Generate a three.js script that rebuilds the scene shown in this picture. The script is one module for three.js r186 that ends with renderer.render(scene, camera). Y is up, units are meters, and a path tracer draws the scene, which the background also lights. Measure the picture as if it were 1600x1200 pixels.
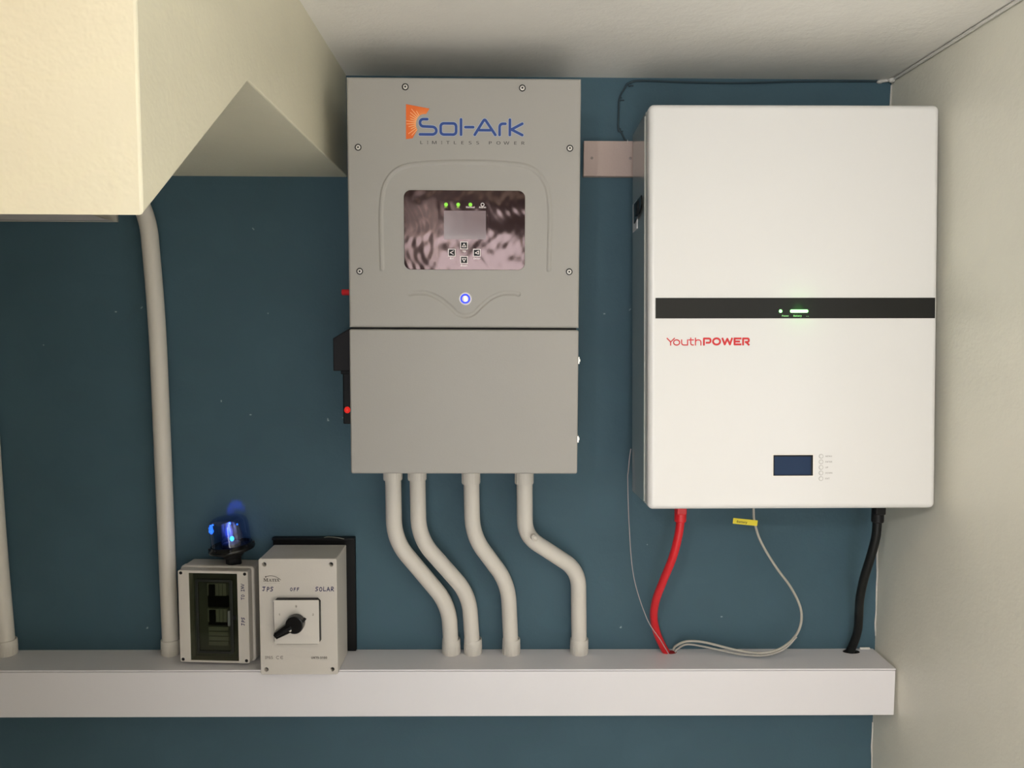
import * as THREE from 'three';
import { RoundedBoxGeometry } from 'three/addons/geometries/RoundedBoxGeometry.js';
import { mergeGeometries } from 'three/addons/utils/BufferGeometryUtils.js';
import { RectAreaLightUniformsLib } from 'three/addons/lights/RectAreaLightUniformsLib.js';

// ---------------------------------------------------------------- camera, exposure, lights
const scene = new THREE.Scene();
const camera = new THREE.PerspectiveCamera(53.13, 4 / 3, 0.02, 30);
camera.position.set(0, 1.5, 1.745);
camera.rotation.order = 'YXZ';
camera.rotation.set(THREE.MathUtils.degToRad(-4.2417), THREE.MathUtils.degToRad(-0.7618), THREE.MathUtils.degToRad(0.22));
const renderer = new THREE.WebGLRenderer({ antialias: true });
renderer.toneMapping = THREE.LinearToneMapping;
renderer.toneMappingExposure = 0.765;
renderer.shadowMap.enabled = true;
scene.background = new THREE.Color(0x050505);
RectAreaLightUniformsLib.init();

const CEILING_LAMP = { x: -0.85, y: 2.47, z: 1.58, size: 0.34, color: [1.0, 0.75, 0.52], power: 16, glow: 12.5 };
const SIDE_WINDOW = { y: 1.34, z: 1.30, h: 1.1, d: 0.9, color: [1.0, 0.985, 0.95], power: 1.05, glow: 1.0 };
const DOWNLIGHT = { x: 0.30, y: 2.49, z: 2.85, color: [1.0, 0.97, 0.95], candela: 55 };
const GLOBE_LAMP = { x: -0.43, y: 1.95, z: 2.26, r: 0.085, color: [1.0, 0.96, 0.91], candela: 6.6 };
const GLASS_DOOR = { x: -0.12, y: 1.08, z: 3.78, w: 0.86, h: 1.92, color: [0.95, 0.985, 1.04], power: 2.0, glow: 5.2 };

// ---------------------------------------------------------------- helpers
let seed = 7;
const rnd = () => { seed = (seed * 1664525 + 1013904223) >>> 0; return seed / 4294967296; };
const V = (x, y, z = 0) => new THREE.Vector3(x, y, z);
const used = new Map();
function numbered(name) {
  const n = used.get(name) ?? 0; used.set(name, n + 1);
  return n ? name + '_' + String(n).padStart(3, '0') : name;
}
function shade(o) { o.traverse((c) => { if (c.isMesh) { c.castShadow = true; c.receiveShadow = true; } }); return o; }
function thing(name, label, category, pos = [0, 0, 0], group) {
  const g = new THREE.Group(); g.name = numbered(name); g.position.set(...pos);
  g.userData = { label, category }; if (group) g.userData.group = group;
  scene.add(g); return g;
}
function part(name, geo, mat, parent, label) {
  const m = new THREE.Mesh(Array.isArray(geo) ? mergeGeometries(geo.map((g) => (g.index ? g.toNonIndexed() : g)), false) : geo, mat);
  m.name = parent === scene ? numbered(name) : name; if (label) m.userData.label = label;
  m.castShadow = m.receiveShadow = true; parent.add(m); return m;
}
function structure(name, geo, mat) { const m = part(name, geo, mat, scene); m.userData.kind = 'structure'; return m; }
// uv in metres, chosen by the dominant axis of each face
function metreUV(g) {
  g = g.index ? g.toNonIndexed() : g; if (!g.attributes.normal) g.computeVertexNormals();
  const p = g.attributes.position, uv = new Float32Array(p.count * 2), a = V(0, 0), b = V(0, 0), c = V(0, 0);
  for (let i = 0; i < p.count; i += 3) {
    a.fromBufferAttribute(p, i); b.fromBufferAttribute(p, i + 1); c.fromBufferAttribute(p, i + 2);
    const n = b.clone().sub(a).cross(c.clone().sub(a)), x = Math.abs(n.x), y = Math.abs(n.y), z = Math.abs(n.z);
    [a, b, c].forEach((v, k) => { const [s, t] = z >= x && z >= y ? [v.x, v.y] : y >= x ? [v.x, v.z] : [v.z, v.y]; uv[(i + k) * 2] = s; uv[(i + k) * 2 + 1] = t; });
  }
  g.setAttribute('uv', new THREE.BufferAttribute(uv, 2)); return g;
}
const slab = (x0, x1, y0, y1, z0, z1) => metreUV(new THREE.BoxGeometry(x1 - x0, y1 - y0, z1 - z0).translate((x0 + x1) / 2, (y0 + y1) / 2, (z0 + z1) / 2));
function rbox(x0, x1, y0, y1, z0, z1, r = 0.002, seg = 3) {
  return metreUV(new RoundedBoxGeometry(x1 - x0, y1 - y0, z1 - z0, seg, r).translate((x0 + x1) / 2, (y0 + y1) / 2, (z0 + z1) / 2));
}
function rrect(x0, x1, y0, y1, r, S = THREE.Shape) {
  const s = new S();
  s.moveTo(x0 + r, y0); s.lineTo(x1 - r, y0); s.absarc(x1 - r, y0 + r, r, -Math.PI / 2, 0); s.lineTo(x1, y1 - r); s.absarc(x1 - r, y1 - r, r, 0, Math.PI / 2);
  s.lineTo(x0 + r, y1); s.absarc(x0 + r, y1 - r, r, Math.PI / 2, Math.PI); s.lineTo(x0, y0 + r); s.absarc(x0 + r, y0 + r, r, Math.PI, 1.5 * Math.PI);
  return s;
}
// extruded from z0 to z1 with a rounded rim
function prism(shape, z0, z1, bevel = 0, seg = 2) {
  const g = new THREE.ExtrudeGeometry(shape, { depth: z1 - z0 - 2 * bevel, bevelEnabled: bevel > 0, bevelSize: bevel, bevelOffset: -bevel, bevelThickness: bevel, bevelSegments: seg, curveSegments: 10 });
  return metreUV(g.translate(0, 0, z0 + bevel));
}
const poly = (pts) => new THREE.Shape(pts.map(([x, y]) => new THREE.Vector2(x, y)));
function tube(pts, r, seg = 120, rad = 20, tension = 0.5) {
  return new THREE.TubeGeometry(new THREE.CatmullRomCurve3(pts.map((p) => V(...p)), false, 'catmullrom', tension), seg, r, rad, false);
}
// straight runs joined by bends of the given radii
function bentPath(pts, bends) {
  const path = new THREE.CurvePath(), P = pts.map((p) => V(...p));
  let from = P[0];
  for (let i = 1; i < P.length - 1; i++) {
    const d0 = P[i].clone().sub(P[i - 1]).normalize(), d1 = P[i + 1].clone().sub(P[i]).normalize(), k = bends[i - 1];
    const a = P[i].clone().addScaledVector(d0, -k), b = P[i].clone().addScaledVector(d1, k);
    path.add(new THREE.LineCurve3(from, a)); path.add(new THREE.QuadraticBezierCurve3(a, P[i].clone(), b)); from = b;
  }
  path.add(new THREE.LineCurve3(from, P[P.length - 1])); return path;
}
const lathe = (pts, seg = 40) => new THREE.LatheGeometry(pts.map(([x, y]) => new THREE.Vector2(x, y)), seg);
function disc(r, depth, x, y, z, seg = 24, bevel = 0.0006) {  // a short cylinder that faces +z
  return lathe([[0, 0], [r, 0], [r, depth - bevel], [r - bevel, depth], [0, depth]].map(([a, b]) => [Math.max(a, 1e-6), b]), seg).rotateX(Math.PI / 2).translate(x, y, z);
}

// ---------------------------------------------------------------- textures
function noiseTexture(size, octaves, seedStart, repeat) {
  seed = seedStart;
  const out = new Float32Array(size * size); let amp = 1, total = 0;
  for (const cells of octaves) {
    const g = Array.from({ length: cells * cells }, rnd), sm = (t) => t * t * (3 - 2 * t);
    for (let y = 0; y < size; y++) for (let x = 0; x < size; x++) {
      const u = x / size * cells, v = y / size * cells, i = Math.floor(u), j = Math.floor(v), s = sm(u - i), t = sm(v - j), at = (a, b) => g[(b % cells) * cells + (a % cells)];
      out[y * size + x] += amp * ((at(i, j) * (1 - s) + at(i + 1, j) * s) * (1 - t) + (at(i, j + 1) * (1 - s) + at(i + 1, j + 1) * s) * t);
    }
    total += amp; amp *= 0.75;
  }
  const d = new Uint8Array(size * size * 4);
  for (let i = 0; i < size * size; i++) { const k = Math.round(255 * out[i] / total); d[i * 4] = d[i * 4 + 1] = d[i * 4 + 2] = k; d[i * 4 + 3] = 255; }
  const t = new THREE.DataTexture(d, size, size); t.wrapS = t.wrapT = THREE.RepeatWrapping; t.magFilter = THREE.LinearFilter; t.repeat.set(repeat, repeat); t.needsUpdate = true;
  return t;
}
const rollerBump = noiseTexture(512, [12, 34, 90, 170], 11, 1 / 0.42);
const fineBump = noiseTexture(256, [30, 64, 128], 23, 1 / 0.09);
// creased film: many crossing waves, tileable
const filmBump = (() => {
  const n = 512, f = new Float32Array(n * n * 4), w = []; seed = 77;
  for (let i = 0; i < 34; i++) { const a = Math.round((rnd() - 0.5) * 44), b = Math.round((rnd() - 0.5) * 26); if (a || b) w.push([a, b, rnd() * 6.28, 1 / Math.pow(Math.hypot(a, b), 1.15)]); }
  const A = w.reduce((s, v) => s + v[3], 0);
  for (let y = 0; y < n; y++) for (let x = 0; x < n; x++) {
    let h = 0; const u = x / n + 0.012 * Math.sin(6.2832 * (3 * y / n)), v = y / n + 0.012 * Math.sin(6.2832 * (4 * x / n + 0.3));
    for (const [a, b, p, k] of w) h += k * Math.sin(6.2832 * (a * u + b * v) + p);
    const o = (y * n + x) * 4; f[o] = f[o + 1] = f[o + 2] = 0.5 + 0.5 * h / A; f[o + 3] = 1;
  }
  const t = new THREE.DataTexture(f, n, n, THREE.RGBAFormat, THREE.FloatType); t.wrapS = t.wrapT = THREE.RepeatWrapping; t.magFilter = THREE.LinearFilter; t.repeat.set(1 / 0.3, 1 / 0.3); t.needsUpdate = true; return t;
})();
// paint colour with faint cloudiness and, on the blue wall, flecks of white filler
function paintTexture(r, g, b, vary, flecks, seedStart) {
  const n = 512, src = noiseTexture(n, [4, 9, 23], seedStart, 1).image.data, d = new Uint8Array(n * n * 4);
  for (let i = 0; i < n * n; i++) { const k = 1 + vary * (src[i * 4] / 255 - 0.5); d[i * 4] = r * k; d[i * 4 + 1] = g * k; d[i * 4 + 2] = b * k; d[i * 4 + 3] = 255; }
  for (let i = 0; i < flecks; i++) {
    let x = 20 + rnd() * (n - 40), y = 20 + rnd() * (n - 40); const dx = rnd() - 0.5, dy = rnd() - 0.2, m = 1 + rnd() * 3;
    for (let j = 0; j < m; j++) { const o = (Math.round(y) * n + Math.round(x)) * 4; d[o] = 165; d[o + 1] = 178; d[o + 2] = 182; x += dx; y += dy; }
  }
  const t = new THREE.DataTexture(d, n, n); t.colorSpace = THREE.SRGBColorSpace; t.wrapS = t.wrapT = THREE.RepeatWrapping; t.magFilter = THREE.LinearFilter; t.repeat.set(1 / 1.1, 1 / 1.1); t.needsUpdate = true; return t;
}
// flat print: drawn on a clear sheet
function print(wpx, hpx, draw) {
  const c = document.createElement('canvas'); c.width = wpx; c.height = hpx; const k = c.getContext('2d');
  k.lineCap = 'round'; k.lineJoin = 'round'; draw(k);
  const t = new THREE.CanvasTexture(c); t.colorSpace = THREE.SRGBColorSpace; t.anisotropy = 8;
  return new THREE.MeshStandardMaterial({ map: t, transparent: true, roughness: 0.5, side: THREE.FrontSide });
}
const sheet = (w, h, x, y, z) => new THREE.PlaneGeometry(w, h).translate(x, y, z);
function strokes(k, color, width, paths) {
  k.strokeStyle = color; k.lineWidth = width; k.stroke(new Path2D(paths));
}

// ---------------------------------------------------------------- materials
const M = (rgb, roughness, more = {}) => { const m = new THREE.MeshPhysicalMaterial({ roughness, ...more }); m.color.setRGB(...rgb); return m; };
const bluePaint = new THREE.MeshPhysicalMaterial({ map: paintTexture(71, 96, 108, 0.10, 16, 5), roughness: 0.6, specularIntensity: 0.35, bumpMap: rollerBump, bumpScale: 0.0006 });
const creamPaint = new THREE.MeshStandardMaterial({ map: paintTexture(222, 217, 194, 0.05, 0, 9), roughness: 0.4, bumpMap: rollerBump, bumpScale: 0.0008 });
const palePaint = new THREE.MeshStandardMaterial({ map: paintTexture(226, 223, 209, 0.05, 0, 19), roughness: 0.45, bumpMap: rollerBump, bumpScale: 0.0006 });
const whitePaint = new THREE.MeshStandardMaterial({ map: paintTexture(236, 233, 226, 0.05, 0, 15), roughness: 0.6, bumpMap: rollerBump, bumpScale: 0.0010 });
const floorMat = M([0.80, 0.785, 0.77], 0.5, { bumpMap: fineBump, bumpScale: 0.0003 });
const greyPowder = M([0.335, 0.32, 0.295], 0.5, { bumpMap: fineBump, bumpScale: 0.00012 });
const black = M([0.007, 0.007, 0.008], 0.45, { specularIntensity: 0.5 });
const blackGloss = M([0.007, 0.007, 0.007], 0.22, { specularIntensity: 0.7 });
const gapBlack = M([0.004, 0.004, 0.004], 0.9);
const whiteEnamel = M([0.745, 0.735, 0.725], 0.32, { clearcoat: 0.5, clearcoatRoughness: 0.25 });
const sideSteel = M([0.30, 0.315, 0.30], 0.3, { clearcoat: 1, clearcoatRoughness: 0.06 });
const pvc = M([0.66, 0.62, 0.56], 0.45, { bumpMap: fineBump, bumpScale: 0.0001 });
const ledgePlastic = M([0.76, 0.74, 0.765], 0.42);
const boxPlastic = M([0.60, 0.56, 0.51], 0.5, { bumpMap: fineBump, bumpScale: 0.00015 });
const steel = M([0.72, 0.70, 0.66], 0.28, { metalness: 1 });
const screwSteel = M([0.62, 0.59, 0.55], 0.45, { metalness: 0.3 });
const redPvc = M([0.62, 0.012, 0.02], 0.35);
const wood = M([0.50, 0.39, 0.35], 0.7, { bumpMap: fineBump, bumpScale: 0.0004 });
const glow = (rgb, intensity) => { const m = new THREE.MeshStandardMaterial({ color: 0x050505, roughness: 0.4 }); m.emissive.setRGB(...rgb); m.emissiveIntensity = intensity; return m; };

// ---------------------------------------------------------------- the setting
structure('wall_back', slab(-2.1, 1.1, 0, 2.6, -0.12, 0), bluePaint);
const lean = 0.0104;
{
  const { y, z, h, d } = SIDE_WINDOW, y0 = y - h / 2, y1 = y + h / 2, z0 = z - d / 2, z1 = z + d / 2;
  const piece = (a, b, c, e) => metreUV(new THREE.BoxGeometry(0.12, b - a, e - c).translate(0.06, (a + b) / 2 - 1.4, (c + e) / 2)).rotateZ(lean).translate(0.8727, 1.4, 0);
  structure('wall_right', [piece(0.05, 2.75, -0.055, z0), piece(0.05, y0, z0, z1), piece(y1, 2.75, z0, z1), piece(0.05, 2.75, z1, 3.9)], palePaint);
  const g = new THREE.Group(); g.name = 'window_1'; g.userData.kind = 'structure'; scene.add(g);
  part('window_frame', [slab(0.90, 0.99, y0, y0 + 0.04, z0, z1), slab(0.90, 0.99, y1 - 0.04, y1, z0, z1), slab(0.90, 0.99, y0, y1, z0, z0 + 0.04), slab(0.90, 0.99, y0, y1, z1 - 0.04, z1)], whitePaint, g);
  part('frosted_pane', slab(0.945, 0.955, y0 + 0.03, y1 - 0.03, z0 + 0.03, z1 - 0.03), glow(SIDE_WINDOW.color, SIDE_WINDOW.glow), g);
  const L = new THREE.RectAreaLight(new THREE.Color().setRGB(...SIDE_WINDOW.color), SIDE_WINDOW.power, d - 0.08, h - 0.08);
  L.position.set(0.935, y, z); L.lookAt(0, y, z); scene.add(L);
}
structure('wall_left', slab(-2.22, -2.1, 0, 2.6, -0.12, 3.9), bluePaint);
structure('floor', slab(-2.2, 1.1, -0.1, 0, -0.12, 3.9), floorMat);
structure('ceiling', [slab(-0.36, 1.0, 2.052, 2.15, -0.05, 1.05), slab(-2.2, 1.1, 2.5, 2.6, -0.05, 3.9), slab(-0.36, 1.0, 2.052, 2.5, 1.05, 1.13)], whitePaint);
// the boxed-in stair: its flank, its front and the raking underside, one plastered body
{
  const s = poly([[0.993, 1.606], [0.6705, 1.832], [0.0, 1.832], [0.0, 2.5], [0.993, 2.5]]);
  const g = new THREE.ExtrudeGeometry(s, { depth: 1.757 - 0.006, bevelEnabled: true, bevelSize: 0.003, bevelOffset: -0.003, bevelThickness: 0.003, bevelSegments: 2 });
  structure('wall_stair', metreUV(g.rotateY(-Math.PI / 2).translate(-0.3452 - 0.003, 0, 0)), creamPaint);
}
structure('wall_front', slab(-2.1, -0.35, 0, 2.5, 1.98, 2.08), M([0.06, 0.042, 0.035], 0.6));
// rear wall with the door opening
{
  const { x, w, y, h } = GLASS_DOOR, x0 = x - w / 2 - 0.05, x1 = x + w / 2 + 0.05, top = y + h / 2 + 0.05;
  structure('wall_rear', [slab(-2.1, x0, 0, 2.5, 3.8, 3.9), slab(x1, 1.0, 0, 2.5, 3.8, 3.9), slab(x0, x1, top, 2.5, 3.8, 3.9)], creamPaint);
  const d = new THREE.Group(); d.name = 'door_1'; d.userData.kind = 'structure'; scene.add(d);
  part('door_frame', [slab(x0, x0 + 0.05, 0, top, 3.77, 3.9), slab(x1 - 0.05, x1, 0, top, 3.77, 3.9), slab(x0, x1, top - 0.05, top, 3.77, 3.9), slab(x0, x1, 0, 0.12, 3.80, 3.84), slab(x0, x1, 0.98, 1.06, 3.79, 3.85), slab(x - 0.40, x - 0.33, 0, top, 3.79, 3.85)], whitePaint, d);
  part('lintel', slab(x0 - 0.25, x1 + 0.1, top, 2.42, 3.76, 3.80), M([0.05, 0.03, 0.025], 0.5), d, 'dark wooden lintel board');
  part('frosted_glass', slab(x0 + 0.04, x1 - 0.04, 0.1, top - 0.04, 3.82, 3.83), glow(GLASS_DOOR.color, GLASS_DOOR.glow), d);
  const L = new THREE.RectAreaLight(new THREE.Color().setRGB(...GLASS_DOOR.color), GLASS_DOOR.power, w, h);
  L.position.set(x, y, 3.76); L.lookAt(x, y, 0); scene.add(L);
}
// ragged bead of white filler where the blue paint stops at the right-hand wall
{
  const pts = []; seed = 31;
  for (let y = 0.30; y < 2.045; y += 0.03) { if (y > 0.60 && y < 0.77) continue; pts.push([0.8795 - (y - 0.75) * lean - 0.001 + (rnd() - 0.5) * 0.0025, y, 0.001 + rnd() * 0.001]); }
  const cut = pts.findIndex((p) => p[1] > 0.7);
  structure('trim_1', [tube(pts.slice(0, cut), 0.0017, 60, 6), tube(pts.slice(cut), 0.0017, 160, 6)], whitePaint);
}

// ---------------------------------------------------------------- ceiling lamp
{
  const c = CEILING_LAMP, t = thing('ceiling_lamp', 'square flush ceiling lamp with warm diffuser in the room behind the camera', 'lamp', [c.x, 2.5, c.z]);
  part('lamp_frame', prism((() => { const s = rrect(-c.size / 2 - 0.02, c.size / 2 + 0.02, -c.size / 2 - 0.02, c.size / 2 + 0.02, 0.02); s.holes.push(rrect(-c.size / 2, c.size / 2, -c.size / 2, c.size / 2, 0.01, THREE.Path)); return s; })(), 0, 0.022, 0.002).rotateX(Math.PI / 2), whitePaint, t);
  part('diffuser', slab(-c.size / 2, c.size / 2, -0.018, 0, -c.size / 2, c.size / 2), glow(c.color, c.glow), t);
  const L = new THREE.RectAreaLight(new THREE.Color().setRGB(...c.color), c.power, c.size, c.size);
  L.position.set(c.x, c.y, c.z); L.lookAt(c.x, 0, c.z); scene.add(L);
}

{
  const c = DOWNLIGHT, t = thing('downlight', 'round recessed downlight above the floor behind the camera', 'lamp', [c.x, 2.5, c.z]);
  part('trim_ring', lathe([[0.052, -0.001], [0.055, -0.006], [0.070, -0.006], [0.074, -0.001], [0.074, 0.001], [0.052, 0.001]], 40), whitePaint, t);
  part('lens', lathe([[0.0001, -0.003], [0.052, -0.003], [0.052, 0.0005], [0.0001, 0.0005]], 32), glow(c.color, 6), t);
  const L = new THREE.SpotLight(new THREE.Color().setRGB(...c.color), c.candela, 0, 0.66, 0.5); L.position.set(c.x, c.y, c.z); L.target.position.set(c.x, 0, c.z); L.shadow.radius = 4; scene.add(L, L.target);
}

{
  const c = GLOBE_LAMP, t = thing('globe_lamp', 'round globe wall lamp on the outer face of the front wall', 'lamp', [c.x, c.y, c.z]);
  part('wall_plate', lathe([[0.0001, 0], [0.055, 0], [0.055, 0.010], [0.048, 0.014], [0.0001, 0.014]], 32).rotateX(Math.PI / 2).translate(0, -0.11, 2.08 - c.z), whitePaint, t);
  part('arm', tube([[0, -0.11, 2.085 - c.z], [0, -0.115, -0.08], [0, -0.105, -0.01], [0, -c.r - 0.005, 0]], 0.008, 30, 12), whitePaint, t);
  part('bulb', new THREE.SphereGeometry(c.r, 32, 20), glow(c.color, 8), t);
  const L = new THREE.PointLight(new THREE.Color().setRGB(...c.color), c.candela, 0); L.position.set(c.x, c.y, c.z); L.shadow.radius = 4; scene.add(L);
}

// ---------------------------------------------------------------- cable ledge
const LY = 0.7493;
{
  const t = thing('cable_ledge', 'long white boxed cable ledge running along the blue wall', 'ledge', [0, 0, 0]);
  part('channel', rbox(-2.09, 0.8745, 0.642, 0.7442, 0.0005, 0.1065, 0.0015), ledgePlastic, t);
  part('lid', rbox(-2.09, 0.8745, 0.7455, LY, 0.0005, 0.1075, 0.0012), ledgePlastic, t);
  part('cable_hole', new THREE.CircleGeometry(0.0165, 28).scale(1, 0.62, 1).rotateX(-Math.PI / 2).translate(0.3905, LY + 0.0004, 0.02), M([0.35, 0.01, 0.012], 0.7), t, 'red-rimmed cable hole');
  part('cable_hole', new THREE.CircleGeometry(0.0185, 28).scale(1, 0.6, 1).rotateX(-Math.PI / 2).translate(0.816, LY + 0.0004, 0.019), gapBlack, t, 'dark cable hole');
  part('filler_dab', rbox(0.842, 0.866, LY - 0.001, LY + 0.004, 0.001, 0.006, 0.002), whitePaint, t);
}

// ---------------------------------------------------------------- conduits
function coupling(x, yTop, yBase, z, r) {
  const h = yTop - yBase, geos = [lathe([[r - 0.004, 0], [r, 0.0], [r + 0.0006, h * 0.7], [r + 0.0004, h], [r - 0.0025, h + 0.0005]], 32)];
  for (let i = 0; i < 12; i++) { const a = i / 12 * 2 * Math.PI + 0.13; geos.push(new THREE.BoxGeometry(0.0045, h * 0.55, 0.0010).translate(0, h * 0.31, r + 0.0002).rotateY(a)); }
  return mergeGeometries(geos.map((g) => g.toNonIndexed())).translate(x, yBase, z);
}
function conduit(label, pts, bends, r, topCoupling, group) {
  const t = thing('conduit', label, 'pipe', [pts[pts.length - 1][0], LY, pts[pts.length - 1][2]], group), o = t.position;
  const local = pts.map(([x, y, z]) => [x - o.x, y - o.y, z - o.z]);
  part('pipe', new THREE.TubeGeometry(bentPath(local, bends), 160, r, 28), pvc, t);
  if (topCoupling) part('coupling', coupling(local[0][0], local[0][1], local[0][1] - topCoupling, local[0][2], r + 0.0022), pvc, t);
  const b = local[local.length - 1]; part('coupling', coupling(b[0], 0.034, 0, b[2], r + 0.0026), pvc, t);
  return t;
}
const GC = 'bent conduits between the grey inverter and the cable ledge';
conduit('first bent white conduit from the left under the grey inverter', [[-0.2395, 1.215, 0.07], [-0.2385, 1.026, 0.062], [-0.1195, 0.868, 0.034], [-0.1148, LY, 0.022]], [0.048, 0.048], 0.0178, 0.052, GC);
conduit('second bent white conduit from the left, close beside the first', [[-0.1860, 1.215, 0.07], [-0.1840, 1.031, 0.062], [-0.0735, 0.892, 0.034], [-0.0648, LY, 0.022]], [0.048, 0.046], 0.0175, 0.052, GC);
conduit('third bent white conduit from the left, in the middle alone', [[-0.0675, 1.215, 0.07], [-0.0645, 1.036, 0.062], [0.0155, 0.918, 0.034], [0.0237, LY, 0.022]], [0.046, 0.046], 0.0175, 0.06, GC);
{
  const t = conduit('rightmost bent white conduit with a crimp at its upper bend', [[0.0500, 1.215, 0.07], [0.0525, 1.036, 0.062], [0.1755, 0.948, 0.034], [0.1806, LY, 0.022]], [0.036, 0.040], 0.0178, 0.06, GC);
  part('crimp', [new THREE.SphereGeometry(0.0085, 20, 14).scale(1, 0.8, 1).rotateZ(-0.6).translate(0.0712 - 0.1806, 1.0400 - LY, 0.068), new THREE.TorusGeometry(0.0062, 0.0028, 12, 24).rotateY(0.9).rotateZ(0.5).translate(0.0722 - 0.1806, 1.0398 - LY, 0.071)], pvc, t);
}
const GW = 'tall wall conduits on the left';
conduit('tall white conduit rising from the ledge behind the breaker box', [[-0.815, 1.834, 0.05], [-0.776, 1.735, 0.03], [-0.7655, 1.52, 0.024], [-0.7575, LY, 0.022]], [0.04, 0.12], 0.0182, 0, GW);
conduit('white conduit at the left edge of the wall, cut by the frame', [[-1.150, 1.834, 0.03], [-1.1475, 1.37, 0.024], [-1.1395, 1.0, 0.024], [-1.1300, LY, 0.023]], [0.1, 0.1], 0.0182, 0, GW);

// ---------------------------------------------------------------- wooden pieces on the wall
{
  const t = thing('wall_batten', 'grey-painted batten on the wall below the stair at far left', 'batten', [0, 0, 0]);
  part('batten_board', prism(poly([[-2.05, 1.7305], [-0.862, 1.7305], [-0.935, 1.752], [-1.02, 1.79], [-2.05, 1.79]]), 0.008, 0.022, 0.001), M([0.36, 0.35, 0.36], 0.6), t);
  part('backing_strip', rbox(-2.05, -0.855, 1.7295, 1.80, 0, 0.008, 0.001), M([0.48, 0.46, 0.40], 0.6), t);
}
{
  const t = thing('mounting_board', 'bare pinkish wooden mounting board between inverter and white cabinet', 'board', [0, 1.834, 0]);
  part('board', rbox(0.1795, 0.80, 0, 0.0765, 0, 0.018, 0.0012), wood, t);
  for (const [x, y] of [[0.1975, 0.039], [0.2825, 0.039], [0.70, 0.039]]) part('screw', [disc(0.0032, 0.0012, x, y, 0.018, 16, 0.0004), disc(0.0014, 0.0016, x + 0.0006, y - 0.0004, 0.018, 6, 0.0002)], M([0.30, 0.25, 0.23], 0.4, { metalness: 0.6 }), t);
  part('staple', new THREE.TorusGeometry(0.0035, 0.0009, 8, 16, Math.PI).rotateZ(Math.PI / 2).rotateY(Math.PI / 2).translate(0.2755, 0.0755, 0.018), steel, t);
}

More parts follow.
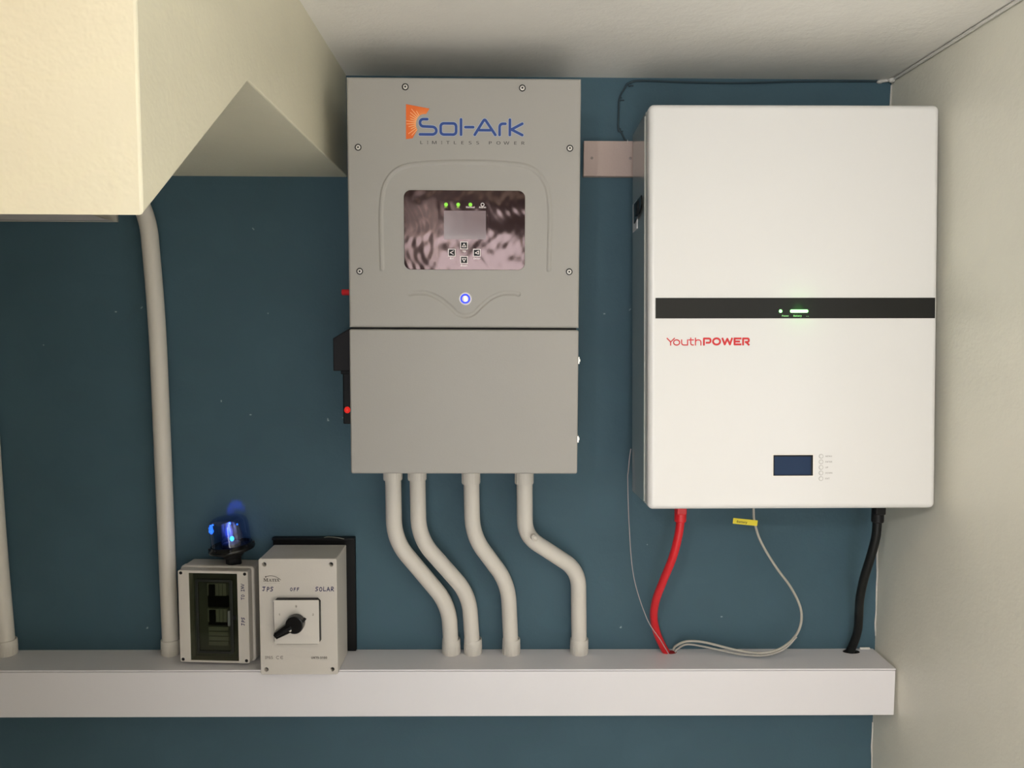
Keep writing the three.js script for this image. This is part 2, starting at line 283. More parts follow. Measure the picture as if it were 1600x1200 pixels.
// ---------------------------------------------------------------- inverter
{
  const t = thing('inverter', 'large grey wall inverter with glossy display and blue power button', 'inverter', [-0.0731, 1.2125, 0]);
  const W = 0.4434, y0 = 0.2862, y1 = 0.7565, yl = 0.2822, F = 0.2555, x0 = -W / 2, x1 = W / 2;
  part('body', [rbox(x0 + 0.001, x1 - 0.001, y0, y1, 0, F - 0.0045, 0.0015), slab(x0 + 0.006, x1 - 0.006, 0.02, y0 + 0.01, 0.001, F - 0.012)], greyPowder, t);
  part('gap_seal', slab(x0 + 0.004, x1 - 0.004, yl - 0.004, y0 + 0.004, 0.01, F - 0.006), gapBlack, t, 'dark gap between the two covers');
  // front cover: relief of a raised arch and a pressed groove, rounded rim, recessed display bay
  const arch = [[-0.1574, 0.398], [-0.1574, 0.522], [-0.150, 0.558], [-0.132, 0.582], [-0.1035, 0.594], [0.1096, 0.595], [0.138, 0.583], [0.156, 0.559], [0.1632, 0.524], [0.1632, 0.398]];
  const smooth = (pts, n) => new THREE.CatmullRomCurve3(pts.map(([x, y]) => V(x, y))).getPoints(n).map((v) => [v.x, v.y]);
  const archLine = smooth(arch, 60);
  const groove = smooth([[-0.1035, 0.3505], [-0.094, 0.3522], [-0.070, 0.3515], [-0.047, 0.3415], [-0.0265, 0.3255], [-0.0125, 0.3125], [0.0022, 0.3085], [0.017, 0.3125], [0.0315, 0.3260], [0.050, 0.3420], [0.072, 0.3515], [0.096, 0.3525], [0.1050, 0.3505]], 60);
  const near = (pts, x, y) => { let m = 1; for (let i = 0; i + 1 < pts.length; i++) { const [ax, ay] = pts[i], [bx, by] = pts[i + 1], dx = bx - ax, dy = by - ay, k = Math.min(1, Math.max(0, ((x - ax) * dx + (y - ay) * dy) / (dx * dx + dy * dy))); m = Math.min(m, Math.hypot(x - ax - k * dx, y - ay - k * dy)); } return m; };
  const st = (a, b, v) => { const k = Math.min(1, Math.max(0, (v - a) / (b - a))); return k * k * (3 - 2 * k); };
  const wx0 = -0.1148, wx1 = 0.1167, wy0 = 0.3968, wy1 = 0.5470;
  const nx = 300, ny = 318, pos = new Float32Array((nx + 1) * (ny + 1) * 3), idx = [], r = 0.0045;
  const h = y1 - y0;
  for (let j = 0; j <= ny; j++) for (let i = 0; i <= nx; i++) {
    const grid = (k, n, len) => { const a = k / n; return len * (a < 0.02 ? a * a / 0.04 : a > 0.98 ? 1 - (1 - a) * (1 - a) / 0.04 : (a - 0.01) / 0.98 ); };
    const x = x0 + grid(i, nx, W), y = y0 + grid(j, ny, h), d = Math.min(x - x0, x1 - x, y - y0, y1 - y);
    let z = d < r ? -(r - Math.sqrt(Math.max(0, r * r - (r - d) * (r - d)))) : 0;
    const qa = near(archLine, x, y); z += 0.0017 * (1 - st(0.0024, 0.0042, qa));
    const qg = near(groove, x, y); z -= 0.0018 * (1 - st(0.0022, 0.0046, qg));
    const o = (j * (nx + 1) + i) * 3; pos[o] = x; pos[o + 1] = y; pos[o + 2] = F + z;
    if (i < nx && j < ny) { const a = j * (nx + 1) + i, b = a + 1, c = a + nx + 1, e = c + 1; idx.push(a, b, e, a, e, c); }
  }
  let cover = new THREE.BufferGeometry(); cover.setAttribute('position', new THREE.BufferAttribute(pos, 3)); cover.setIndex(idx); cover.computeVertexNormals();
  const uv = new Float32Array((nx + 1) * (ny + 1) * 2); for (let i = 0; i < (nx + 1) * (ny + 1); i++) { uv[i * 2] = pos[i * 3]; uv[i * 2 + 1] = pos[i * 3 + 1]; }
  cover.setAttribute('uv', new THREE.BufferAttribute(uv, 2));
  const front = part('front_cover', cover, greyPowder, t);
  for (const [x, y] of [[-0.1105, 0.7385], [0.1103, 0.738], [-0.2005, 0.626], [0.2013, 0.627], [-0.2000, 0.393], [0.2022, 0.394]]) {
    part('screw', [disc(0.0052, 0.0012, x, y, F, 24, 0.0005), disc(0.0042, 0.0022, x, y, F, 24, 0.0004)], screwSteel, front);
    part('screw_recess', new THREE.RingGeometry(0.0045, 0.0064, 28).translate(x, y, F + 0.0014), black, front);
    part('hex_socket', new THREE.CircleGeometry(0.0020, 6).translate(x, y, F + 0.0024), black, front);
  }
  // printed logo
  const logo = print(1390, 470, (k) => {
    k.translate(-90, -90);
    const sun = new Path2D('M105,103 L372,150 L332,212 Q250,205 222,285 Q208,345 234,385 L178,482 L103,492 Z');
    k.fillStyle = '#e0651a'; k.fill(sun); k.save(); k.clip(sun);
    const gr = k.createRadialGradient(300, 310, 60, 300, 310, 190); gr.addColorStop(0, 'rgba(255,225,190,0.55)'); gr.addColorStop(0.45, 'rgba(255,190,130,0.25)'); gr.addColorStop(1, 'rgba(255,170,100,0)'); k.fillStyle = gr; k.fillRect(90, 90, 400, 420);
    k.strokeStyle = 'rgba(255,214,170,0.85)';
    for (let i = 0; i < 17; i++) { const a = 1.75 + i * 0.185 + 0.35, l = 150 + (i * 53 % 70); k.lineWidth = 5; k.beginPath(); k.moveTo(300 + 70 * Math.cos(a), 310 - 70 * Math.sin(a)); k.lineTo(300 + l * Math.cos(a), 310 - l * Math.sin(a)); k.stroke(); }
    k.restore();
    const word = 'M345,268 L302,268 C250,268 250,346 302,348 L398,352 C464,354 464,437 398,437 L262,437 M540,313 L632,313 Q672,313 672,352 L672,398 Q672,437 632,437 L540,437 Q497,437 497,398 L497,352 Q497,313 540,313 Z M728,268 L728,437 M778,353 L866,353 M884,437 L980,285 Q997,258 1013,285 L1118,437 M935,386 L1062,386 M1166,437 L1166,358 Q1166,313 1208,313 L1232,313 M1283,268 L1283,437 M1424,311 L1300,376 L1424,437';
    strokes(k, 'rgba(188,200,222,0.8)', 42, word); strokes(k, '#1b3f86', 30, word);
    k.fillStyle = '#2a2828'; k.font = '48px sans-serif'; k.textBaseline = 'alphabetic';
    const line = 'LIMITLESS POWER', xs = [258, 340, 392, 500, 560, 640, 724, 812, 898, 0, 1038, 1126, 1212, 1326, 1408];
    [...line].forEach((ch, i) => { if (ch === ' ') return; k.save(); k.translate(xs[i], 544); k.scale(ch === 'I' ? 1 : 1.55, 1); k.fillText(ch, 0, 0); k.restore(); });
  });
  part('printed_logo', sheet(0.2319, 0.0784, 0.0039, 0.6698, F + 0.0006), logo, front, 'orange sun and blue lettering');
  // display window under a wrinkled protective film
  const film = M([0.016, 0.009, 0.011], 0.09, { ior: 1.88, specularIntensity: 1, specularColor: new THREE.Color(1, 0.72, 0.69), bumpMap: filmBump, bumpScale: 0.0016 });
  const win = part('display_window', prism(rrect(wx0, wx1, wy0, wy1, 0.0135), F - 0.002, F + 0.0012, 0.0006), film, t, 'glossy dark display window under wrinkled film');
  part('screen', prism(rrect(-0.0385, 0.0418, 0.4548, 0.5088, 0.001), F + 0.0005, F + 0.0017, 0.0002), M([0.20, 0.145, 0.155], 0.16, { clearcoat: 1, bumpMap: filmBump, bumpScale: 0.0005 }), win, 'switched-off grey liquid crystal screen');
  const lampGreen = glow([0.30, 0.85, 0.05], 1.3);
  [-0.0343, -0.0111, 0.0121].forEach((x) => part('indicator_light', disc(0.0036, 0.0008, x, 0.5202, F + 0.0010, 20, 0.0003), lampGreen, win, 'lit green indicator light'));
  part('indicator_light', new THREE.RingGeometry(0.0023, 0.0036, 24).translate(0.0353, 0.5202, F + 0.0016), M([0.75, 0.72, 0.72], 0.5), win, 'unlit white-ringed indicator light');
  for (const [x, y] of [[0.0, 0.4430], [-0.0234, 0.4292], [0.0245, 0.4292], [0.0, 0.4155]]) {
    const s = rrect(x - 0.0076, x + 0.0076, y - 0.0076, y + 0.0076, 0.003);
    part('button', prism(s, F + 0.0005, F + 0.0016, 0.0003), black, win);
  }
  const glyphs = print(900, 720, (k) => {
    const px = (x) => (x + 0.05) * 9000, py = (y) => (0.528 - y) * 5538 ;
    const S = 9000, T = 5538; k.fillStyle = k.strokeStyle = '#efe4e4';
    k.textAlign = 'center'; k.font = 'bold 36px sans-serif';
    ['DC', 'AC', 'Normal', 'Alarm'].forEach((s, i) => { const x = px([-0.0343, -0.0111, 0.0121, 0.0353][i]), y = py(0.5135); k.save(); k.translate(x, y); k.scale(S / T * 0.72, 0.72); k.fillStyle = i < 2 ? '#b9e860' : '#efe4e4'; k.fillText(s, 0, 0); k.restore(); });
    const box = (x, y, tri, cap) => {
      k.save(); k.translate(px(x), py(y)); k.scale(S / 1000, T / 1000);
      k.lineWidth = 1.5; k.strokeRect(-6.6, -6.6, 13.2, 13.2); k.lineWidth = 1.3; k.stroke(new Path2D(tri));
      k.font = 'bold 5px sans-serif'; k.fillText(cap, 0, 12.2); k.restore();
    };
    box(0, 0.4430, 'M-3.4,2.8 L0,-3.2 L3.4,2.8 Z', 'Up'); box(-0.0234, 0.4292, 'M3,-3.4 L-3,0 L3,3.4', 'Esc'); box(0.0245, 0.4292, 'M3.2,-3.4 L-3,0.4 L3.2,2.8 M3.2,-3.4 L3.2,2.8', 'Enter'); box(0, 0.4155, 'M-3.4,-2.8 L0,3.2 L3.4,-2.8 Z', 'Down');
  });
  part('printed_symbols', sheet(0.1, 0.13, 0.0, 0.463, F + 0.0019), glyphs, win);
  // power button
  const pb = part('power_button', lathe([[0.0001, 0.0025], [0.0060, 0.0025], [0.0062, 0.0015], [0.0062, 0]], 36).rotateX(Math.PI / 2).translate(0.0022, 0.3415, F), M([0.75, 0.68, 0.70], 0.3, { metalness: 0.4 }), t, 'metal power button with blue light ring');
  part('light_ring', lathe([[0.0062, 0.0005], [0.0062, 0.0021], [0.0076, 0.0026], [0.0092, 0.0021], [0.0094, 0.0005]], 40).rotateX(Math.PI / 2).translate(0.0022, 0.3415, F), glow([0.03, 0.07, 1.0], 1.5), pb, 'glowing blue ring');
  part('bezel', lathe([[0.0094, 0], [0.0094, 0.0024], [0.0106, 0.0030], [0.0122, 0.0020], [0.0124, 0]], 40).rotateX(Math.PI / 2).translate(0.0022, 0.3415, F), M([0.80, 0.76, 0.80], 0.3), pb);
  // lower wiring box
  part('wiring_cover', rbox(x0 - 0.0003, x1 + 0.0002, 0.0002, yl, F - 0.05, F, 0.0038, 4), greyPowder, t, 'plain grey lower wiring cover');
  part('wiring_box', rbox(x0 + 0.001, x1 - 0.001, 0.0008, yl - 0.001, 0, F - 0.051, 0.0015), greyPowder, t);
  for (const y of [0.2225, 0.0665]) { const c = part('latch', rbox(x1 - 0.001, x1 + 0.0042, y - 0.007, y + 0.007, F - 0.034, F - 0.016, 0.001), steel, t); part('latch_pin', rbox(x1, x1 + 0.0062, y - 0.003, y + 0.003, F - 0.029, F - 0.021, 0.001), steel, c); }
  // disconnect switch on the left side
  const sw = part('disconnect_switch', prism(poly([[-0.2645, 0.1985], [-0.2200, 0.1985], [-0.2200, 0.2870], [-0.2255, 0.2870], [-0.2645, 0.2635]]), 0.115, 0.205, 0.002), M([0.008, 0.007, 0.009], 0.5, { specularIntensity: 0.5 }), t, 'black disconnect switch housing');
  part('handle', rbox(-0.2530, -0.2260, 0.0870, 0.1990, 0.150, 0.172, 0.003), black, sw);
  part('handle_neck', rbox(-0.2560, -0.2230, 0.1900, 0.2000, 0.146, 0.176, 0.002), black, sw);
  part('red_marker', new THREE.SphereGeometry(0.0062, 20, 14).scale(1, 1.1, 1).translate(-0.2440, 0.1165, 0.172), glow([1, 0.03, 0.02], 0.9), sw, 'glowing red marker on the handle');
  part('red_plug', [lathe([[0.0001, 0], [0.0062, 0], [0.0062, 0.018], [0.0052, 0.019], [0.0052, 0.036]], 20).rotateZ(-Math.PI / 2).translate(-0.2540, 0.3570, 0.16)], redPvc, t, 'red plug on the left side');
}

// ---------------------------------------------------------------- battery cabinet (hangs leaning slightly back at the top)
{
  const t = thing('battery_cabinet', 'tall white wall battery cabinet with black stripe and green lights', 'battery', [0.572, 1.145, 0.265]);
  t.rotation.set(-Math.atan2(0.039, 0.775), 0, 0.005);
  const H = 0.7905, x0 = -0.2845, x1 = 0.2845;
  part('front_cover', rbox(x0, x1, 0, H, -0.034, 0, 0.0115, 8), whiteEnamel, t, 'white enamelled front cover');
  part('case', rbox(x0 + 0.0005, x1 - 0.001, 0.006, H - 0.004, -0.19, -0.0365, 0.0015), sideSteel, t, 'grey steel case');
  part('seam', slab(x0 + 0.003, x1 - 0.003, 0.008, H - 0.007, -0.038, -0.03), gapBlack, t);
  part('edge_strip', rbox(x0 - 0.0012, x0 + 0.003, 0.010, H - 0.012, -0.044, -0.0385, 0.001), M([0.62, 0.62, 0.58], 0.35), t);
  part('hanging_bracket', rbox(x0 + 0.01, x1 - 0.01, 0.65, 0.70, -0.2085, -0.189, 0.002), steel, t, 'hanging bracket behind the case');
  const stripe = part('stripe', prism(rrect(-0.2710, 0.2775, 0.3745, 0.4145, 0.0006), -0.001, 0.0010, 0.0003), M([0.014, 0.014, 0.013], 0.34, { specularIntensity: 0.45 }), t, 'black indicator stripe');
  const green = glow([0.22, 1.0, 0.20], 9);
  part('indicator_light', disc(0.0030, 0.001, -0.0265, 0.3885, 0.0009, 20, 0.0003), green, stripe, 'round green light');
  part('indicator_light', prism(rrect(-0.0078, 0.0275, 0.3856, 0.3914, 0.0027), 0.0009, 0.0018, 0.0003), green, stripe, 'green light bar');
  const glp = new THREE.PointLight(new THREE.Color().setRGB(0.04, 1, 0.06), 0.0035); glp.position.set(0.012, 0.3935, 0.005); t.add(glp);
  part('printed_words', sheet(0.058, 0.0075, 0.003, 0.3795, 0.0014), print(928, 120, (k) => { k.fillStyle = '#a8f0a0'; k.font = 'bold 74px sans-serif'; k.textBaseline = 'middle'; k.fillText('Power', 30, 62); k.fillText('Battery', 390, 62); k.fillRect(800, 72, 26, 10); k.fillRect(845, 72, 26, 10); }), stripe);
  const red = print(1200, 150, (k) => {
    k.translate(-175, -135); k.lineCap = 'butt';
    strokes(k, '#cf1f26', 15, 'M198,160 L252,216 L309,160 M252,214 L252,265 M377,222 A42,36 0 1 1 293,222 A42,36 0 1 1 377,222 Z M404,180 L404,222 Q404,257 440,257 L488,257 M487,180 L487,264 M531,155 L531,228 Q531,257 560,257 L574,257 M498,187 L576,187 M597,155 L597,265 M597,222 Q597,187 634,187 Q673,187 673,222 L673,265');
    strokes(k, '#cf1f26', 26, 'M714,265 L714,168 L782,168 Q806,168 806,196 Q806,226 782,226 L740,226 M939,209 A49,43 0 1 1 841,209 A49,43 0 1 1 939,209 Z M968,158 L1004,250 L1040,172 L1076,250 L1108,158 M1236,168 L1140,168 L1140,250 L1236,250 M1140,210 L1216,210 M1259,264 L1259,168 L1320,168 Q1339,168 1339,192 Q1339,217 1320,217 L1284,217 M1300,217 L1346,262');
  });
  part('printed_logo', sheet(0.1690, 0.0211, -0.1676, 0.3294, 0.0006), red, t, 'red lettering');
  const lcd = part('display_screen', prism(rrect(-0.0385, 0.0395, 0.0662, 0.1068, 0.0006), -0.002, 0.0008, 0.0003), M([0.006, 0.007, 0.010], 0.3, { specularIntensity: 0.4 }), t, 'small dark blue display');
  part('glass', prism(rrect(-0.0365, 0.0355, 0.0680, 0.1040, 0.0006), 0.0006, 0.0012, 0.0002), M([0.008, 0.026, 0.072], 0.2, { specularIntensity: 0.4 }), lcd);
  part('frame', prism((() => { const s = rrect(-0.0405, 0.0415, 0.0642, 0.1088, 0.001); s.holes.push(rrect(-0.0385, 0.0395, 0.0662, 0.1068, 0.0006, THREE.Path)); return s; })(), -0.001, 0.0010, 0.0003), M([0.85, 0.82, 0.76], 0.3), lcd);
  [0.1042, 0.0932, 0.0822, 0.0712, 0.0602].forEach((y) => { const b = part('button', lathe([[0.0001, 0.0012], [0.0032, 0.0012], [0.0036, 0.0006], [0.0036, -0.001]], 24).rotateX(Math.PI / 2).translate(0.0556, y, 0), whiteEnamel, t); part('button_ring', new THREE.RingGeometry(0.0037, 0.0045, 28).translate(0.0556, y, 0.0003), M([0.42, 0.40, 0.38], 0.6), b); });
  part('printed_words', sheet(0.022, 0.054, 0.0735, 0.0822, 0.0004), print(330, 810, (k) => { k.fillStyle = '#8f8a86'; k.font = '62px sans-serif'; k.textBaseline = 'middle'; ['MENU', 'ENTER', 'UP', 'DOWN', 'EXIT'].forEach((s, i) => { k.save(); k.translate(20, 75 + i * 165); k.scale(1.15, 1); k.fillText(s, 0, 0); k.restore(); }); }), t);
  // breaker switch on the left flank
  const sx = x0, pl = part('switch_plate', rbox(sx - 0.0012, sx + 0.001, 0.572, 0.632, -0.178, -0.128, 0.0005), M([0.72, 0.72, 0.74], 0.4), t, 'white label plate on the left flank');
  part('switch_body', prism(poly([[-0.150, 0.586], [-0.090, 0.596], [-0.066, 0.606], [-0.066, 0.628], [-0.152, 0.628]]), 0, 0.0025, 0.0006).rotateY(-Math.PI / 2).translate(sx - 0.0010, 0, 0), blackGloss, pl);
  part('switch_lever', rbox(sx - 0.0055, sx - 0.002, 0.596, 0.624, -0.125, -0.095, 0.0015), black, pl);
}

// ---------------------------------------------------------------- cables below the cabinet
{
  const t = thing('red_cable', 'thick red battery cable hanging from the white cabinet', 'cable', [0, 0, 0]);
  part('sheath', tube([[0.3775, 1.10, 0.158], [0.3740, 1.062, 0.155], [0.3655, 1.010, 0.142], [0.3520, 0.950, 0.115], [0.3430, 0.895, 0.085], [0.3455, 0.845, 0.055], [0.3580, 0.800, 0.035], [0.3740, 0.765, 0.024], [0.383, 0.7500, 0.021]], 0.0088, 120, 18), redPvc, t);
  part('connector', [lathe([[0.0085, 0], [0.0118, 0.001], [0.0125, 0.004], [0.0122, 0.046], [0.0085, 0.046]], 24).translate(0.3765, 1.092, 0.158), rbox(0.366, 0.387, 1.110, 1.1392, 0.150, 0.1725, 0.003)], redPvc, t);
}
{
  const t = thing('black_cable', 'thick black battery cable hanging beside the right wall', 'cable', [0, 0, 0]);
  part('sheath', tube([[0.7945, 1.10, 0.158], [0.7935, 1.060, 0.156], [0.7895, 1.015, 0.146], [0.7870, 0.960, 0.125], [0.7940, 0.905, 0.095], [0.8070, 0.860, 0.066], [0.8160, 0.815, 0.045], [0.8165, 0.780, 0.030], [0.811, 0.748, 0.020]], 0.0092, 120, 18), M([0.006, 0.007, 0.007], 0.45, { specularIntensity: 0.5 }), t);
  part('connector', [lathe([[0.0088, 0], [0.0118, 0.001], [0.0125, 0.004], [0.0122, 0.046], [0.0085, 0.046]], 24).translate(0.7945, 1.091, 0.158), rbox(0.7835, 0.8055, 1.110, 1.1392, 0.150, 0.1725, 0.003)], black, t);
  part('end_flare', lathe([[0.0085, 0.012], [0.010, 0.005], [0.0175, 0.0006], [0.0001, 0.0002]], 24).scale(1, 1, 0.6).translate(0.8125, LY, 0.0195), black, t);
}
{
  const t = thing('grey_cable', 'thin grey data cable looping down to the ledge', 'cable', [0, 0, 0]);
  const c = tube([[0.5490, 1.1415, 0.10], [0.5505, 1.100, 0.10], [0.5533, 1.0779, 0.10], [0.5680, 1.0351, 0.098], [0.6030, 0.9779, 0.095], [0.6435, 0.9240, 0.09], [0.6680, 0.8720, 0.085], [0.6660, 0.8230, 0.078], [0.6380, 0.7830, 0.068], [0.596, 0.7640, 0.058], [0.5400, 0.7660, 0.048], [0.4700, 0.7790, 0.036], [0.430, 0.7790, 0.028], [0.4060, 0.7640, 0.018], [0.400, 0.7525, 0.015]], 0.0028, 260, 12);
  part('sheath', c, M([0.42, 0.40, 0.35], 0.5), t);
  part('second_strand', tube([[0.662, 0.8100, 0.079], [0.6380, 0.7790, 0.071], [0.598, 0.7600, 0.062], [0.5430, 0.7585, 0.052], [0.4750, 0.7690, 0.040], [0.430, 0.7725, 0.030], [0.4080, 0.7590, 0.024], [0.402, 0.7520, 0.024]], 0.0022, 160, 10), M([0.40, 0.38, 0.34], 0.5), t);
  const tag = part('yellow_tag', prism(rrect(0.5050, 0.5590, 1.0710, 1.0835, 0.0012), 0.1022, 0.1034, 0.0003).translate(-0.532, -1.077, 0).rotateZ(-0.10).translate(0.532, 1.0775, 0), M([0.80, 0.66, 0.03], 0.5), t, 'yellow name tag reading Battery');
  part('printed_word', sheet(0.0290, 0.0105, 0, 0, 0).rotateZ(-0.10).translate(0.5245, 1.0783, 0.1037), print(464, 168, (k) => { k.fillStyle = '#1c1a10'; k.font = 'bold 104px sans-serif'; k.textAlign = 'center'; k.textBaseline = 'middle'; k.fillText('Battery', 232, 90); }), tag);
}
{
  const t = thing('thin_wire', 'hair-thin pale wire hanging left of the white cabinet', 'wire', [0, 0, 0]);
  part('strand', tube([[0.2850, 1.2330, 0.070], [0.2835, 1.2140, 0.064], [0.2815, 1.1800, 0.060], [0.2808, 1.1615, 0.060], [0.2854, 1.0602, 0.06], [0.2973, 0.9433, 0.06], [0.3265, 0.8500, 0.070], [0.3600, 0.7960, 0.060], [0.3860, 0.7510, 0.034]], 0.0010, 160, 8), M([0.42, 0.36, 0.36], 0.5), t);
}
{
  const t = thing('painted_cable', 'thin cable painted blue along the top of the wall', 'cable', [0, 0, 0]);
  const bp = M([0.022, 0.045, 0.058], 0.6);
  part('run', tube([[0.8560, 2.0480, 0.003], [0.78, 2.0475, 0.003], [0.6598, 2.0460, 0.004], [0.5173, 2.0415, 0.005], [0.40, 2.0425, 0.004], [0.3039, 2.0445, 0.004], [0.2780, 2.0385, 0.004], [0.2710, 2.0290, 0.004], [0.2590, 2.0073, 0.004], [0.2575, 1.975, 0.004], [0.2571, 1.9420, 0.004], [0.2640, 1.9320, 0.004], [0.2755, 1.9100, 0.006]], 0.0021, 260, 10), bp, t);
  for (const [x, y, s] of [[0.2800, 2.0360, 1], [0.2600, 2.0045, 1], [0.2590, 1.9370, 1]]) part('cable_clip', [new THREE.TorusGeometry(0.0036, 0.0012, 8, 18, 4.2).rotateZ(0.6).translate(x + 0.0015 * s, y, 0.004), rbox(x + 0.002, x + 0.0095, y - 0.003, y - 0.001, 0.001, 0.005, 0.0006)], bp, t);
}
{
  const t = thing('white_cord', 'thin white cord along the ceiling corner of the right wall', 'cord', [0, 0, 0]);
  part('run', tube([[0.838, 2.0475, 0.004], [0.852, 2.0490, 0.005], [0.861, 2.0480, 0.016], [0.8610, 2.0475, 0.06], [0.8605, 2.0475, 0.40], [0.8605, 2.0475, 1.03]], 0.0032, 140, 10), whitePaint, t);
  part('plaster_lump', new THREE.IcosahedronGeometry(0.0068, 2).scale(1.1, 0.8, 1).translate(0.858, 2.0460, 0.018), whitePaint, t);
  part('plaster_lump', new THREE.IcosahedronGeometry(0.0048, 2).scale(1.5, 0.8, 1).translate(0.838, 2.0465, 0.004), whitePaint, t);
}

// ---------------------------------------------------------------- handwriting
const HAND = { J: 'M10,8 L80,4 M52,6 L44,70 Q36,96 8,78', P: 'M20,96 L34,8 Q92,2 80,40 Q64,58 26,52', S: 'M86,14 Q30,-2 22,32 Q30,50 66,54 Q84,92 8,92', O: 'M50,10 C0,20 4,96 48,92 C100,86 92,6 50,10', F: 'M22,96 L32,8 L90,6 M28,48 L74,46', L: 'M26,4 L16,92 L84,90', A: 'M4,96 L46,4 L88,96 M20,62 L76,60', R: 'M18,96 L26,8 Q92,0 82,36 Q68,54 24,52 L88,98', T: 'M4,12 L94,6 M50,8 L44,96', I: 'M20,8 L80,6 M50,8 L48,94 M18,94 L80,92', N: 'M14,96 L22,6 L76,94 L88,4', V: 'M6,6 L44,96 L92,4' };
function hand(k, text, x, y, size, gap = 1.18, width = 19) {
  [...text].forEach((ch, i) => { if (ch === ' ') return; k.save(); k.translate(x + i * size * gap * 0.78, y + (i % 2 ? size * 0.05 : 0)); k.scale(size / 130, size / 100); strokes(k, '#15104f', width, HAND[ch]); k.restore(); });
}

// ---------------------------------------------------------------- breaker box
{
  const t = thing('breaker_box', 'small grey breaker box with smoky window and handwritten notes', 'breaker box', [-0.6290, LY, 0.007]);
  t.rotation.y = -0.06;
  const w = 0.0785;
  part('base', prism(rrect(-0.082, 0.082, 0, 0.217, 0.008), 0, 0.050, 0.004, 3), boxPlastic, t);
  part('rim', prism(rrect(-0.0835, 0.0835, 0.0005, 0.2185, 0.009), 0.040, 0.056, 0.0035, 3), boxPlastic, t);
  const cover = rrect(-w, w, 0.0065, 0.2145, 0.004); cover.holes.push(rrect(-0.0540, 0.0540, 0.0115, 0.2085, 0.001, THREE.Path));
  const cv = part('cover', prism(cover, 0.056, 0.0790, 0.0012), boxPlastic, t);
  for (const x of [-0.0715, 0.0715]) for (const y of [0.0130, 0.2085]) part('screw', [disc(0.0036, 0.0006, x, y, 0.0788, 18, 0.0002)], black, cv);
  const inner = part('breaker_panel', rbox(-0.0535, 0.0535, 0.0120, 0.2080, 0.0505, 0.058, 0.0005), M([0.20, 0.21, 0.18], 0.6), t);
  const pale = M([0.46, 0.46, 0.40], 0.5);
  for (const [y0, y1] of [[0.1545, 0.1830], [0.0945, 0.1250]]) {
    const b = part('breaker', rbox(-0.0190, 0.0245, y0, y1, 0.058, 0.068, 0.001), pale, t);
    part('toggle', rbox(-0.0130, 0.0005, y0 + 0.002, y1 - 0.002, 0.068, 0.0735, 0.001), black, b);
    part('breaker_line', [slab(0.008, 0.0086, y0 + 0.001, y1 - 0.001, 0.068, 0.0684), slab(0.016, 0.0166, y0 + 0.001, y1 - 0.001, 0.068, 0.0684)], black, b);
  }
  part('dark_slot', rbox(-0.0205, 0.0260, 0.1270, 0.1520, 0.0575, 0.0610, 0.0005), gapBlack, t);
  part('dark_slot', rbox(-0.0205, 0.0260, 0.0850, 0.0925, 0.0575, 0.0610, 0.0005), gapBlack, t);
  for (let i = 0; i < 4; i++) part('blank_slat', rbox(-0.0195, 0.0255, 0.0395 + i * 0.0112, 0.0490 + i * 0.0112, 0.0575, 0.0640, 0.0008), pale, t);
  const glass = M([0.60, 0.62, 0.56], 0.06, { transmission: 1, thickness: 0, specularIntensity: 0.7 });
  const wd = part('window', prism(rrect(-0.0540, 0.0540, 0.0115, 0.2085, 0.001), 0.0765, 0.0785, 0.0003), glass, t, 'smoky transparent window');
  const ring = rrect(-0.0400, 0.0430, 0.0280, 0.1950, 0.004); ring.holes.push(rrect(-0.0345, 0.0370, 0.0335, 0.1895, 0.003, THREE.Path));
  part('window_seal', prism(ring, 0.0740, 0.0795, 0.0006), M([0.010, 0.012, 0.010], 0.4), wd);
  part('latch', rbox(0.0325, 0.0375, 0.0920, 0.1260, 0.0782, 0.0830, 0.0012), M([0.10, 0.11, 0.10], 0.3), wd);
  part('latch_hook', rbox(0.0440, 0.0505, 0.1060, 0.1160, 0.0782, 0.0815, 0.0008), black, wd);
  part('handwriting', sheet(0.015, 0.110, 0.0665, 0.1390, 0.0795), print(150, 1100, (k) => { k.translate(150, 1100); k.rotate(-Math.PI / 2); hand(k, 'TO INV', 670, -115, 74, 1.05, 20); hand(k, 'JPS', 90, -120, 78, 1.05, 22); }), cv, 'blue marker handwriting');
}

